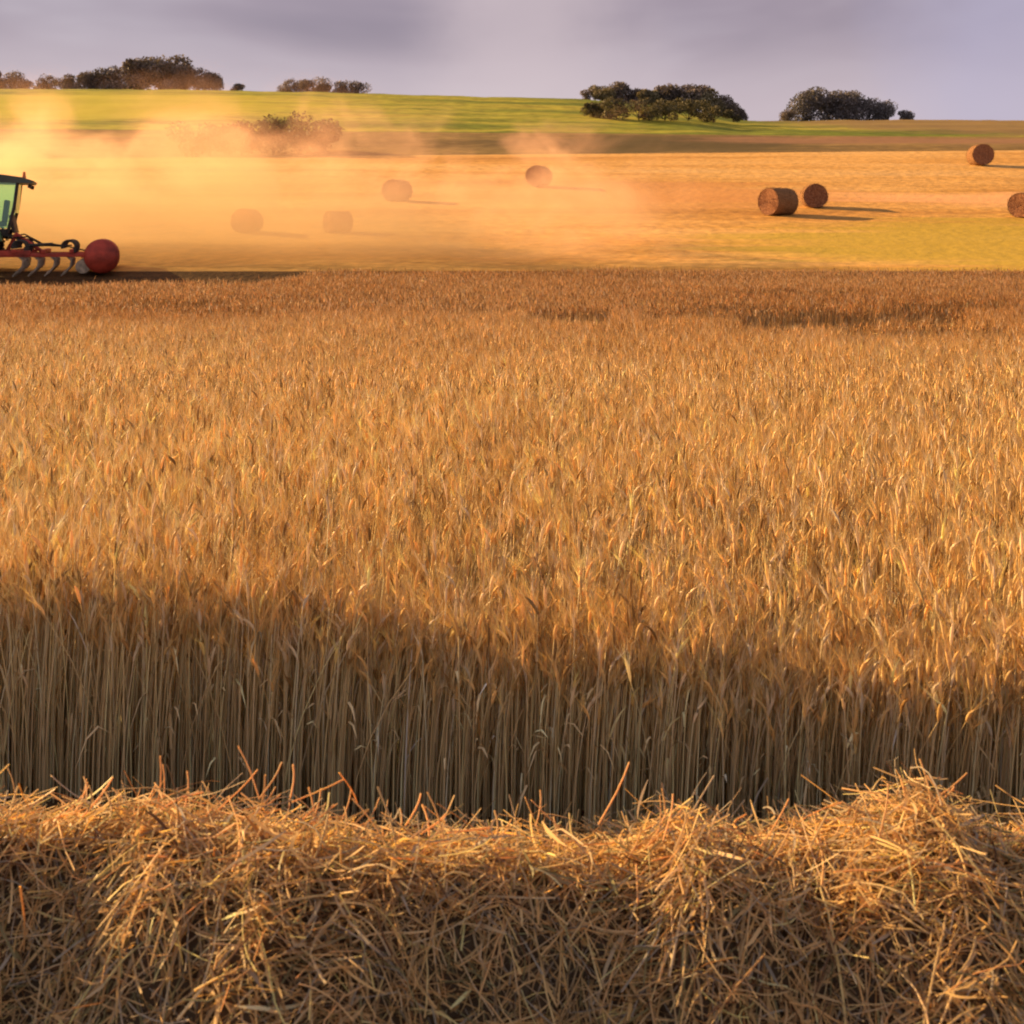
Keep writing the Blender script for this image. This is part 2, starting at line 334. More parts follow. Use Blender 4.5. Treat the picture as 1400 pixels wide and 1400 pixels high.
    tubes(GE, E, er[:, None] * np.array(prof)[None, :], {0: 6, 1: 4, 2: 3}[level], tcol)
    # awns
    na = {0: 9, 1: 4, 2: 1}[level]
    for a in range(na):
        st = E[:, min(KE - 1, 1 + a % (KE - 1))]; aa = uni(0, 2 * np.pi, n); ln = uni(0.035, 0.085, n)
        ax = E[:, -1] - E[:, 0]; ax /= np.linalg.norm(ax, axis=1, keepdims=True) + 1e-9
        dv = ax + 0.42 * np.stack([np.cos(aa), np.sin(aa), 0.25 * np.sin(aa * 3)], -1); dv /= np.linalg.norm(dv, axis=1, keepdims=True)
        A = np.stack([st, st + dv * ln[:, None]], 1)
        sd_ = np.cross(dv, np.array([0.3, 1, 0.1])); sd_ /= np.linalg.norm(sd_, axis=1, keepdims=True) + 1e-9
        wd = {0: 0.0007, 1: 0.0011, 2: 0.003}[level]
        ribbons(GE, A, np.repeat(np.array([[wd, wd * 0.2]]), n, 0), sd_, np.clip(tcol * 1.12, 0, 0.95))
    # dry leaves
    nl = {0: 1, 1: 1, 2: 0}[level]
    for a in range(nl):
        k2 = rng.random(n) < (0.42 if level == 0 else 0.6); m_ = int(k2.sum())
        f = uni(0.25, 0.85, m_); ti = f * (K - 1); i0 = np.minimum(ti.astype(int), K - 2); fr = (ti - i0)[:, None]
        Pk = P[k2]; st = Pk[np.arange(m_), i0] * (1 - fr) + Pk[np.arange(m_), i0 + 1] * fr
        la = uni(0, 2 * np.pi, m_); ll = uni(0.09, 0.24, m_); up = uni(0.6, 1.1, m_); dr = uni(0.2, 1.2, m_)
        q = np.linspace(0, 1, 4)[None, :]
        rr = ll[:, None] * q * (0.28 + 0.2 * np.sin(la * 5)[:, None])
        Lp = np.stack([st[:, 0:1] + np.cos(la)[:, None] * rr, st[:, 1:2] + np.sin(la)[:, None] * rr, st[:, 2:3] + ll[:, None] * (up[:, None] * q - dr[:, None] * q ** 2)], -1)
        sd_ = np.stack([-np.sin(la), np.cos(la), uni(-0.6, 0.6, m_)], -1); sd_ /= np.linalg.norm(sd_, axis=1, keepdims=True)
        lw = uni(0.002, 0.0045, m_)
        ribbons(g, Lp, lw[:, None] * np.array([0.8, 1, 0.8, 0.1])[None, :], sd_, np.clip(scol_[k2] * uni(0.7, 1.25, m_)[:, None], 0.02, 0.9))
G = Geo()
crop(5200, 2.5, 4.2, 0, edge=True)
crop(27000, 2.7, 6.6, 0)
crop(105000, 6.6, 14.5, 1)
crop(165000, 14.5, 28.0, 2)
stem_m = plant_mat('wheat_stem', 0.08, tmult=(1.0, 0.86, 0.55))
nq = sum(len(q) for q in G.q); nv = G.n
for V_, Q_, T_ in zip(GE.v, GE.q, GE.t): G.v.append(V_); G.q.append(Q_ + nv); G.t.append(T_)
Q_all = np.concatenate(G.q); mi = np.zeros(len(Q_all), np.int32); mi[nq:] = 1
wheat = to_mesh('wheat_crop', np.concatenate(G.v), Q_all, [stem_m, wheat_m], None, np.concatenate(G.t), False, mi); wheat['kind'] = 'stuff'
wheat['label'] = 'ripe golden standing wheat filling the field behind the cut straw'; wheat['category'] = 'wheat'

# ------------------------------------------------------------------ cut straw windrow in front
CY = 2.42
crest_px = [-300, 0, 60, 130, 200, 250, 300, 350, 420, 520, 600, 700, 800, 860, 925, 985, 1035, 1100, 1160, 1215, 1255, 1290, 1315, 1400, 1700]
crest_py = [1095, 1090, 1098, 1092, 1082, 1078, 1104, 1100, 1108, 1122, 1120, 1132, 1150, 1158, 1112, 1140, 1160, 1148, 1138, 1112, 1082, 1080, 1130, 1146, 1130]
cx_ = (np.array(crest_px) - 700) / F * CY; cz_ = EYE - (np.array(crest_py) - HOR) / F * CY
def wind_h(X, Y):
    zc = np.interp(X, cx_, cz_) + 0.02 * fbm(X * 7, Y * 7, 2) - 0.034
    yc = CY + 0.10 * fbm(X * 1.7 + 3, X * 0 + 1, 2)
    front = 0.12 + 0.22 * fbm(X * 2.3 + 8, X * 0 + 6, 2)
    d = yc - Y                                    # + towards the camera
    p_back = np.clip(1 + d / 0.56, 0, 1) ** 0.8
    p_front = 1 - 0.10 * np.clip(d / front, 0, 1) - 0.86 * np.clip((d - front) / 0.23, 0, 1)
    lump = 0.17 * fbm(X * 3.6 + 2, Y * 5.0, 3) * np.clip((d - 0.05) / 0.3, 0, 1) + 0.055 * fbm(X * 12, Y * 12, 2) * np.clip((d + 0.05) / 0.2, 0, 1)
    return np.maximum(0.02, zc * np.where(d < 0, p_back, p_front) + lump)
nx, ny = 260, 150
GX, GY = np.meshgrid(np.linspace(-2.6, 2.6, nx), np.linspace(1.0, 3.05, ny))
GZ = wind_h(GX, GY) - 0.035
edge_f = np.clip(np.minimum(np.minimum(GX + 2.6, 2.6 - GX), np.minimum(GY - 1.0, 3.05 - GY)) / 0.2, 0, 1)
GZ = GZ * edge_f - 0.01 * (1 - edge_f)
i = np.arange(ny - 1)[:, None] * nx + np.arange(nx - 1)[None, :]
straw_m = plant_mat('cut_straw', 0.5, tmult=(1.0, 0.78, 0.42), rough=0.5, spec=0.3)
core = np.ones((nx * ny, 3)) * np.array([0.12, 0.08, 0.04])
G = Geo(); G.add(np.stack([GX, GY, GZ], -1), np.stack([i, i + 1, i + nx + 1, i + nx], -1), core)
def straw(n, kind, y0=1.3, y1=3.0, up=0.0):
    X = uni(-2.4, 2.4, n); Y = y0 + (y1 - y0) * rng.random(n) ** 0.8
    # straw lies in swirls: local main direction from noise
    a = np.pi * 2.2 * fbm(X * 2.2 + 5, Y * 2.2, 2) + rng.normal(0, 1.0, n)
    L_ = uni(0.05, 0.21, n) if kind == 0 else uni(0.04, 0.14, n)
    z = wind_h(X, Y) + rng.normal(-0.024, 0.032, n) + up * uni(0, 1, n)
    til = rng.normal(0.05, 0.36, n)
    K = 5; t = np.linspace(-0.5, 0.5, K)[None, :]
    bend = rng.normal(0, 0.07, n)[:, None]; bz = rng.normal(0, 0.08, n)[:, None]; kink = (rng.random(n) < 0.28)[:, None] * rng.normal(0, 0.5, n)[:, None]; kt = uni(-0.25, 0.25, n)[:, None]
    l = L_[:, None] * t; off = L_[:, None] * (bend * (t * t * 4 - 0.5) + kink * np.abs(t - kt))
    ca, sa = np.cos(a)[:, None], np.sin(a)[:, None]
    PX = X[:, None] + ca * l - sa * off; PY = Y[:, None] + sa * l + ca * off
    # follow the heap
    PZ = 0.38 * wind_h(PX, PY) + 0.62 * wind_h(X, Y)[:, None] + (z - wind_h(X, Y))[:, None] + l * np.sin(til)[:, None] + L_[:, None] * bz * (t * t * 4 - 0.4)
    P = np.stack([PX, PY, PZ], -1)
    mix = rng.random(n)[:, None]
    col = np.array([0.66, 0.50, 0.27]) * (1 - mix) + np.array([0.90, 0.62, 0.25]) * mix
    col = col * np.exp(rng.normal(-0.03, 0.25, n))[:, None]
    gy = rng.random(n) < 0.15; col[gy] = np.array([0.46, 0.42, 0.33]) * uni(0.7, 1.25, int(gy.sum()))[:, None]
    gr = rng.random(n) < 0.12; col[gr] = np.array([0.33, 0.30, 0.14]) * uni(0.7, 1.2, int(gr.sum()))[:, None]
    dk = rng.random(n) < 0.06; col[dk] = np.array([0.20, 0.11, 0.05]) * uni(0.7, 1.3, int(dk.sum()))[:, None]
    pl = rng.random(n) < 0.10; col[pl] = np.array([0.74, 0.60, 0.36]) * uni(0.85, 1.1, int(pl.sum()))[:, None]
    col = np.clip(col, 0.02, 0.9)
    if kind == 0:
        r = 0.0008 + 0.0014 * rng.random(n) ** 1.6; h_ = n // 3
        tubes(G, P[:h_], r[:h_, None] * np.ones((1, K)), 4, col[:h_])
        s_ = np.stack([-np.sin(a), np.cos(a), rng.normal(0, 0.6, n)], -1); s_ /= np.linalg.norm(s_, axis=1, keepdims=True)
        halfpipes(G, P[h_:], (r[h_:, None] * 1.15) * np.ones((1, K)), s_[h_:], col[h_:])
    else:
        wd = uni(0.0016, 0.0042, n)[:, None] * np.array([[0.35, 1, 1, 0.8, 0.2]])
        s_ = np.stack([-np.sin(a), np.cos(a), rng.normal(0, 0.7, n)], -1); s_ /= np.linalg.norm(s_, axis=1, keepdims=True); ribbons(G, P, wd, s_, col)
straw(52000, 0); straw(17000, 1); straw(5500, 0, up=0.045); straw(2500, 1, up=0.04)
# chaff and broken bits
nch = 22000; X = uni(-2.2, 2.2, nch); Y = uni(1.4, 2.9, nch); a_ = uni(0, 6.28, nch); ll = uni(0.004, 0.02, nch)
z = wind_h(X, Y) + rng.normal(0.0, 0.02, nch); dz = rng.normal(0, 0.5, nch)
P = np.stack([np.stack([X, Y, z], -1), np.stack([X + np.cos(a_) * ll, Y + np.sin(a_) * ll, z + dz * ll], -1)], 1)
s_ = np.stack([-np.sin(a_), np.cos(a_), rng.normal(0, 0.6, nch)], -1); s_ /= np.linalg.norm(s_, axis=1, keepdims=True)
ribbons(G, P, uni(0.0012, 0.0035, nch)[:, None] * np.ones((1, 2)), s_, np.array([0.78, 0.55, 0.25])[None] * uni(0.4, 1.15, nch)[:, None])
# longer straws standing out of the crest
def spikes(pts, rad=0.0017):
    P = []; 
    for (x0, y0, x1, y1, Y) in pts:
        a = np.array([(x0 - 700) / F * Y, Y, EYE - (y0 - HOR) / F * Y]); b = np.array([(x1 - 700) / F * (Y + 0.05), Y + 0.05, EYE - (y1 - HOR) / F * (Y + 0.05)])
        s = np.linspace(-0.25, 1, 5)[:, None]; P.append(a + (b - a) * s + np.array([0.004, 0, 0]) * np.sin(s * 3))
    P = np.array(P); n = len(P); tubes(G, P, np.full((n, 5), rad) * uni(0.75, 1.3, n)[:, None], 5, np.array([0.74, 0.52, 0.24])[None] * uni(0.75, 1.2, n)[:, None])
hand = [(350, 1078, 325, 1020, 2.44), (308, 1098, 352, 1052, 2.44), (362, 1082, 385, 1042, 2.46), (398, 1085, 400, 1045, 2.46), (118, 1090, 114, 1062, 2.44), (415, 1090, 470, 1065, 2.44), (470, 1065, 488, 1098, 2.44),
        (828, 1110, 860, 1042, 2.44), (1038, 1160, 1078, 1092, 2.42), (1170, 1140, 1165, 1098, 2.44), (1282, 1140, 1285, 1095, 2.39), (735, 1120, 738, 1080, 2.44), (30, 1230, 32, 1300, 2.19), (880, 1150, 925, 1105, 2.40), (560, 1120, 575, 1085, 2.44), (20, 1085, 10, 1050, 2.46)]
for k in range(90):
    px = random.uniform(-150, 1550); py = float(np.interp(px, crest_px, crest_py)); an = random.gauss(0, 0.8); l = random.uniform(25, 62)
    hand.append((px, py + 14, px + l * math.sin(an), py + 14 - l * math.cos(an), random.uniform(2.35, 2.5)))
spikes(hand)
wr = G.build('straw_windrow', straw_m); wr['kind'] = 'stuff'; wr['label'] = 'tangled heap of cut straw lying along the edge of the wheat'; wr['category'] = 'straw'

# ------------------------------------------------------------------ mesh builders for made things
class MB:
    def __init__(s): s.b = bmesh.new()
    def box(s, c, d, rot=None, bev=0.0):
        r = bmesh.ops.create_cube(s.b, size=1); vs = r['verts']
        bmesh.ops.scale(s.b, vec=d, verts=vs)
        if bev: 
            es = list({e for v in vs for e in v.link_edges}); rb = bmesh.ops.bevel(s.b, geom=es, offset=bev, segments=2, affect='EDGES', profile=0.6); vs = list({v for f in rb['faces'] for v in f.verts} | {v for v in vs if v.is_valid})
        if rot: bmesh.ops.rotate(s.b, cent=(0, 0, 0), matrix=Euler(rot).to_matrix(), verts=vs)
        bmesh.ops.translate(s.b, vec=c, verts=vs); return s
    def cyl(s, a, b, r0, r1=None, seg=20, caps=True):
        a, b = Vector(a), Vector(b); d = b - a; r1 = r0 if r1 is None else r1
        r = bmesh.ops.create_cone(s.b, cap_ends=caps, segments=seg, radius1=r0, radius2=r1, depth=d.length); vs = r['verts']
        bmesh.ops.rotate(s.b, cent=(0, 0, 0), matrix=d.to_track_quat('Z', 'Y').to_matrix(), verts=vs)
        bmesh.ops.translate(s.b, vec=(a + b) / 2, verts=vs); return s
    def path(s, pts, r, seg=8):
        for a, b in zip(pts, pts[1:]): s.cyl(a, b, r, seg=seg)
        for p in pts[1:-1]:
            q = bmesh.ops.create_uvsphere(s.b, u_segments=seg, v_segments=5, radius=r); bmesh.ops.translate(s.b, vec=p, verts=q['verts'])
        return s
    def lathe(s, prof, axis_y0, cx, cz, seg=32):
        """prof [(y, r)] revolved about the Y axis through (cx, cz)"""
        rings = []
        for (y, r) in prof:
            rings.append([s.b.verts.new((cx + r * math.cos(2 * math.pi * k / seg), axis_y0 + y, cz + r * math.sin(2 * math.pi * k / seg))) for k in range(seg)])
        for A, B in zip(rings, rings[1:]):
            for k in range(seg): s.b.faces.new((A[k], A[(k + 1) % seg], B[(k + 1) % seg], B[k]))
        s.b.faces.new(rings[0][::-1]); s.b.faces.new(rings[-1]); return s
    def prism(s, prof, y0, y1):
        """profile in XZ extruded along Y"""
        A = [s.b.verts.new((x, y0, z)) for x, z in prof]; B = [s.b.verts.new((x, y1, z)) for x, z in prof]; n = len(prof)
        s.b.faces.new(A); s.b.faces.new(B[::-1])
        for k in range(n): s.b.faces.new((A[k], B[k], B[(k + 1) % n], A[(k + 1) % n]))
        return s
    def build(s, name, m, parent=None, smooth=False, label=None):
        bmesh.ops.recalc_face_normals(s.b, faces=s.b.faces)
        me = bpy.data.meshes.new(name); s.b.to_mesh(me); s.b.free(); me.materials.append(m)
        if smooth:
            me.polygons.foreach_set('use_smooth', np.ones(len(me.polygons), bool))
            me.set_sharp_from_angle(angle=math.radians(40))
        o = bpy.data.objects.new(name, me); C.objects.link(o); o.parent = parent
        if label: o['label'] = label
        return o
def thing(name, label, cat, loc, rz=0.0, group=None):
    o = bpy.data.objects.new(name, None); C.objects.link(o); o.location = loc; o.rotation_euler = (0, 0, rz); o.empty_display_size = 0.2
    o['label'] = label; o['category'] = cat
    if group: o['group'] = group
    return o

green_paint = mat('green_paint', (0.035, 0.12, 0.04), 0.4, 0.5, var=0.25, vscale=3)
red_paint = mat('red_paint', (0.34, 0.040, 0.020), 0.55, 0.35, var=0.55, vscale=3, bump=0.35, bscale=12)
dark_paint = mat('dark_paint', (0.035, 0.03, 0.024), 0.6, 0.3, var=0.3, vscale=5)
roof_paint = mat('roof_paint', (0.06, 0.075, 0.055), 0.5, 0.4, var=0.2, vscale=3)
rubber = mat('rubber', (0.028, 0.024, 0.02), 0.85, 0.2, var=0.4, vscale=6)
rim_paint = mat('rim_paint', (0.45, 0.33, 0.05), 0.5, 0.4, var=0.2)
steel = mat('worn_steel', (0.30, 0.24, 0.18), 0.45, 0.5, metal=0.7, var=0.4, vscale=9)
lamp_orange = mat('beacon_plastic', (0.6, 0.14, 0.02), 0.3, 0.5)
seat_m = mat('seat_cloth', (0.045, 0.045, 0.045), 0.9, 0.1, var=0.2)
gl = bpy.data.materials.new('tinted_glass'); gl.use_nodes = True; t = gl.node_tree; t.nodes.remove(t.nodes['Principled BSDF'])
tr = nd(t, 'ShaderNodeBsdfTransparent'); tr.inputs[0].default_value = (0.78, 0.97, 0.86, 1); gs = nd(t, 'ShaderNodeBsdfGlossy'); gs.inputs['Roughness'].default_value = 0.06; gs.inputs[0].default_value = (0.75, 0.95, 0.8, 1)
fr = nd(t, 'ShaderNodeFresnel'); fr.inputs[0].default_value = 1.7
mx = nd(t, 'ShaderNodeMixShader'); t.links.new(fr.outputs[0], mx.inputs[0]); t.links.new(tr.outputs[0], mx.inputs[1]); t.links.new(gs.outputs[0], mx.inputs[2]); t.links.new(mx.outputs[0], t.nodes['Material Output'].inputs[0])

# tractor, driving to the left: its cab is what the picture's left edge shows. local -x = forward
HEAD = math.radians(19)
TX, TY = -14.45, 31.3
tz = h1(TX, TY) + 0.01
tr_ = thing('farm_tractor', 'green tractor with dark cab roof towing the red cultivator through dust', 'tractor', (TX, TY, tz), HEAD)
def wheel(cx, y0, y1, r, rim, name='wheel'):
    s = 1 if y1 > y0 else -1; wd = abs(y1 - y0); yl = min(y0, y1)
    hub = MB().lathe([(0.12 * wd, rim * 0.35), (0.2 * wd, rim * 0.8), (0.1 * wd, rim * 0.97), (0.9 * wd, rim * 0.97), (0.8 * wd, rim * 0.8), (0.88 * wd, rim * 0.35)], yl, cx, r).build(name, rim_paint, tr_, True)
    m = MB().lathe([(0.06 * wd, rim * 0.96), (0.0, rim * 1.12), (0.0, r * 0.88), (0.1 * wd, r * 0.965), (0.9 * wd, r * 0.965), (wd, r * 0.88), (wd, rim * 1.12), (0.94 * wd, rim * 0.96)], yl, cx, r, 48)
    n = 22
    for k in range(n):
        for sd_ in (-1, 1):
            a = 2 * math.pi * (k + 0.25 * sd_) / n
            m.box((cx + math.cos(a) * r * 0.97, yl + wd * (0.5 + 0.24 * sd_), r + math.sin(a) * r * 0.97), (r * 0.06, wd * 0.5, r * 0.075), rot=(sd_ * 0.0, -a, 0))
    m.build('tyre', rubber, hub, False)
for sgn in (-1, 1): wheel(-0.35, sgn * 0.66, sgn * 1.12, 0.76, 0.42); 
for sgn in (-1, 1): wheel(-2.75, sgn * 0.62, sgn * 0.98, 0.52, 0.30)
MB().box((-1.9, 0, 0.78), (2.6, 0.42, 0.36), bev=0.03).box((-0.35, 0, 0.76), (0.5, 1.36, 0.22), bev=0.04).box((-2.75, 0, 0.52), (0.16, 1.3, 0.16), bev=0.02).build('chassis', dark_paint, tr_)
hood = MB().prism([(-1.15, 0.97), (-1.15, 1.55), (-1.6, 1.56), (-3.0, 1.38), (-3.22, 1.24), (-3.25, 0.97)], -0.34, 0.34).build('hood', green_paint, tr_)
MB().box((-3.256, 0, 1.1), (0.02, 0.5, 0.22), bev=0.008).build('grille', dark_paint, hood)
for sgn in (-1, 1): MB().cyl((-3.22, sgn * 0.22, 1.26), (-3.27, sgn * 0.22, 1.25), 0.06).build('headlight', mat('lamp_glass', (0.6, 0.6, 0.55), 0.2, 0.6), hood)
MB().cyl((-1.5, 0.3, 1.4), (-1.5, 0.3, 2.25), 0.045).cyl((-1.5, 0.3, 1.6), (-1.5, 0.3, 2.0), 0.07).build('exhaust', dark_paint, tr_)
# mudguards
for sgn in (-1, 1):
    pr = [(0.86 * math.cos(a) - 0.35, 0.76 + 0.86 * math.sin(a)) for a in np.linspace(math.radians(5), math.radians(140), 14)]
    pi_ = [(0.82 * math.cos(a) - 0.35, 0.76 + 0.82 * math.sin(a)) for a in np.linspace(math.radians(140), math.radians(5), 14)]
    MB().prism(pr + pi_, sgn * 0.60, sgn * 1.10).build('mudguard', green_paint, tr_)
cab = MB()
for sgn in (-1, 1):
    cab.path([(0.62, sgn * 0.66, 1.05), (0.78, sgn * 0.64, 1.75), (0.86, sgn * 0.62, 2.42)], 0.045)       # rear pillars
    cab.path([(-0.28, sgn * 0.69, 0.95), (-0.20, sgn * 0.64, 2.42)], 0.035)
    cab.path([(-1.12, sgn * 0.60, 1.0), (-0.86, sgn * 0.60, 2.42)], 0.04)
    cab.box((-0.25, sgn * 0.64, 1.06), (1.75, 0.06, 0.2), bev=0.02)
cab.box((-0.2, 0, 0.98), (1.85, 1.3, 0.06)).box((0.72, 0, 1.3), (0.08, 1.22, 0.5), rot=(0, -0.2, 0), bev=0.02).box((-1.1, 0, 1.25), (0.06, 1.1, 0.5))
cabo = cab.build('cab', dark_paint, tr_, True)
for sgn in (-1, 1): MB().prism([(-0.24, 1.18), (0.68, 1.18), (0.76, 1.75), (0.83, 2.41), (-0.17, 2.41)], sgn * 0.655, sgn * 0.662).build('side_window', gl, cabo)
for sgn in (-1, 1): MB().prism([(-1.06, 1.18), (-0.28, 1.18), (-0.22, 2.41), (-0.85, 2.41)], sgn * 0.655, sgn * 0.662).build('door_window', gl, cabo)
MB().prism([(-1.10, 1.5), (-1.09, 1.5), (-0.87, 2.41), (-0.88, 2.41)], -0.58, 0.58).build('windscreen', gl, cabo)
MB().prism([(0.80, 1.6), (0.81, 1.6), (0.885, 2.41), (0.875, 2.41)], -0.6, 0.6).build('rear_window', gl, cabo)
roof = MB().prism([(-1.15, 2.44), (1.24, 2.40), (1.27, 2.47), (1.0, 2.56), (0.5, 2.63), (-0.9, 2.66), (-1.2, 2.56)], -0.74, 0.74).build('cab_roof', roof_paint, tr_)
MB().cyl((1.02, -0.5, 2.55), (1.02, -0.5, 2.60), 0.05).cyl((1.02, -0.5, 2.60), (1.02, -0.5, 2.72), 0.045, 0.035).build('beacon', lamp_orange, roof, True)
for sgn in (-1, 1): MB().box((1.16, sgn * 0.52, 2.33), (0.09, 0.16, 0.11), rot=(0, 0.3, 0), bev=0.015).build('work_lamp', dark_paint, roof)
MB().box((0.28, 0, 1.3), (0.5, 0.5, 0.14), bev=0.04).box((0.52, 0, 1.65), (0.12, 0.48, 0.62), rot=(0, 0.12, 0), bev=0.04).build('driver_seat', seat_m, cabo, True)
q = MB(); 
for k in range(16):
    a, b = 2 * math.pi * k / 16, 2 * math.pi * (k + 1) / 16
    q.cyl((-0.42 + 0.06 * math.sin(a), 0.19 * math.cos(a), 1.66 + 0.18 * math.sin(a)), (-0.42 + 0.06 * math.sin(b), 0.19 * math.cos(b), 1.66 + 0.18 * math.sin(b)), 0.014, seg=6)
q.cyl((-0.42, 0, 1.66), (-0.75, 0, 1.2), 0.025).build('steering_wheel', dark_paint, cabo)
MB().path([(0.2, -0.3, 0.55), (1.25, -0.42, 0.42)], 0.035).path([(0.2, 0.3, 0.55), (1.25, 0.42, 0.42)], 0.035).path([(0.2, 0, 0.95), (1.3, 0, 0.85)], 0.03).build('linkage_arm', dark_paint, tr_)

# cultivator hitched behind: main beam, two spring carriers, tines, end roller
cz0 = h1(-11.9, 31.0)
cu = thing('trailed_cultivator', 'red cultivator with a solid red end drum behind the green tractor', 'cultivator', (-13.25, 31.0, cz0), HEAD)
# local frame: x to the right (rearwards), y away; ground z=0
W = 1.45
fm = MB()
for y in (-W + 0.12, 0.0, W - 0.12): fm.box((0.68, y, 0.50), (2.35, 0.10, 0.10), bev=0.015)
for x in (-0.15, 0.55, 1.25): fm.box((x, 0, 0.60), (0.11, 2 * W, 0.10), bev=0.015)
fm.path([(-0.45, 0, 0.55), (-0.2, 0, 1.05), (0.45, 0, 0.58)], 0.05)
for y in (-W + 0.12, W - 0.12): fm.box((-0.2, y, 0.56), (0.9, 0.13, 0.13), bev=0.015).box((1.75, y + 0.0, 0.47), (0.55, 0.06, 0.10), rot=(0, 0.02, 0), bev=0.01)
fm.build('frame', red_paint, cu)
for x0 in (-0.02, 1.18):
    for y in np.linspace(-W + 0.1, W - 0.1, 5):
        # coil-spring break-back housing: a dark arched loop over the beam
        m = MB(); pts = [(x0 + 0.17 * math.cos(a), y, 0.72 + 0.16 * math.sin(a)) for a in np.linspace(math.radians(200), math.radians(-35), 12)]
        m.path(pts, 0.032, 8); m.box((x0 + 0.14, y, 0.64), (0.07, 0.08, 0.16), bev=0.01)
        m.build('spring_carrier', dark_paint, cu, True)
for xi, x0 in enumerate((-0.05, 0.32, 0.72, 1.12)):
    for y in np.linspace(-W + 0.1 + 0.12 * (xi % 2), W - 0.22 + 0.12 * (xi % 2), 5):
        m = MB().path([(x0, y, 0.48), (x0 + 0.12, y, 0.36), (x0 + 0.10, y, 0.2), (x0 - 0.05, y, 0.02), (x0 - 0.14, y, -0.05)], 0.024, 6)
        m.box((x0 - 0.08, y, 0.02), (0.03, 0.10, 0.16), rot=(0, 0.6, 0)).build('tine', steel, cu)
for y in np.linspace(-W + 0.2, W - 0.2, 7):
    MB().lathe([(-0.004, 0.18), (0.03, 0.10), (0.04, 0.03), (0.03, 0.03), (0.02, 0.10), (0.0, 0.185)], y, 1.52, 0.19, 24).build('levelling_disc', steel, cu)
MB().path([(-0.4, -0.1, 0.95), (0.1, -0.3, 0.98), (0.5, -0.2, 0.74), (1.1, -0.25, 0.72), (1.6, -0.6, 0.6)], 0.018, 6).path([(-0.4, 0.1, 0.98), (0.0, 0.1, 1.05), (0.5, 0.2, 0.76), (1.2, 0.3, 0.74)], 0.018, 6).build('hose', rubber, cu, True)
MB().cyl((0.05, -0.45, 0.74), (0.75, -0.45, 0.78), 0.045).cyl((0.75, -0.45, 0.78), (1.1, -0.45, 0.72), 0.022).build('ram', dark_paint, cu, True)
R_ = 0.455
dr = MB().lathe([(-0.16, 0.05), (-0.15, 0.14), (-0.115, 0.25), (-0.06, 0.35), (0.0, 0.42), (0.07, R_), (0.15, R_), (2 * W - 0.15, R_), (2 * W - 0.03, R_), (2 * W + 0.02, 0.4), (2 * W + 0.08, 0.16)], -W, 2.0, R_ + 0.01, 48)
dr.build('end_drum', red_paint, cu, True)
MB().cyl((2.0, -W - 0.12, R_ + 0.01), (2.0, -W - 0.05, R_ + 0.01), 0.07).build('drum_hub', red_paint, cu)

# ------------------------------------------------------------------ round bales
def bale_mat(name, a, b, sc_):
    m = bpy.data.materials.new(name); m.use_nodes = True; t = m.node_tree; p = t.nodes['Principled BSDF']; p.inputs['Roughness'].default_value = 0.9; p.inputs['Specular IOR Level'].default_value = 0.1
    co = nd(t, 'ShaderNodeTexCoord'); mpn = nd(t, 'ShaderNodeMapping'); mpn.inputs['Scale'].default_value = sc_; t.links.new(co.outputs['Object'], mpn.inputs[0])
    n = nd(t, 'ShaderNodeTexNoise'); n.inputs['Scale'].default_value = 9; n.inputs['Detail'].default_value = 6; t.links.new(mpn.outputs[0], n.inputs[0])
    r = ramp(t, [(0.3, a), (0.7, b)]); t.links.new(n.outputs[0], r.inputs[0]); t.links.new(r.outputs[0], p.inputs['Base Color'])
    bb = nd(t, 'ShaderNodeBump'); bb.inputs['Strength'].default_value = 0.8; bb.inputs['Distance'].default_value = 0.05; t.links.new(n.outputs[0], bb.inputs['Height']); t.links.new(bb.outputs[0], p.inputs['Normal'])
    return m
bale_side = bale_mat('bale_straw', (0.13, 0.06, 0.028), (0.30, 0.16, 0.07), (1, 3.5, 3.5))
bale_face = bale_mat('bale_end_straw', (0.12, 0.045, 0.025), (0.34, 0.17, 0.085), (0.7, 2, 2))
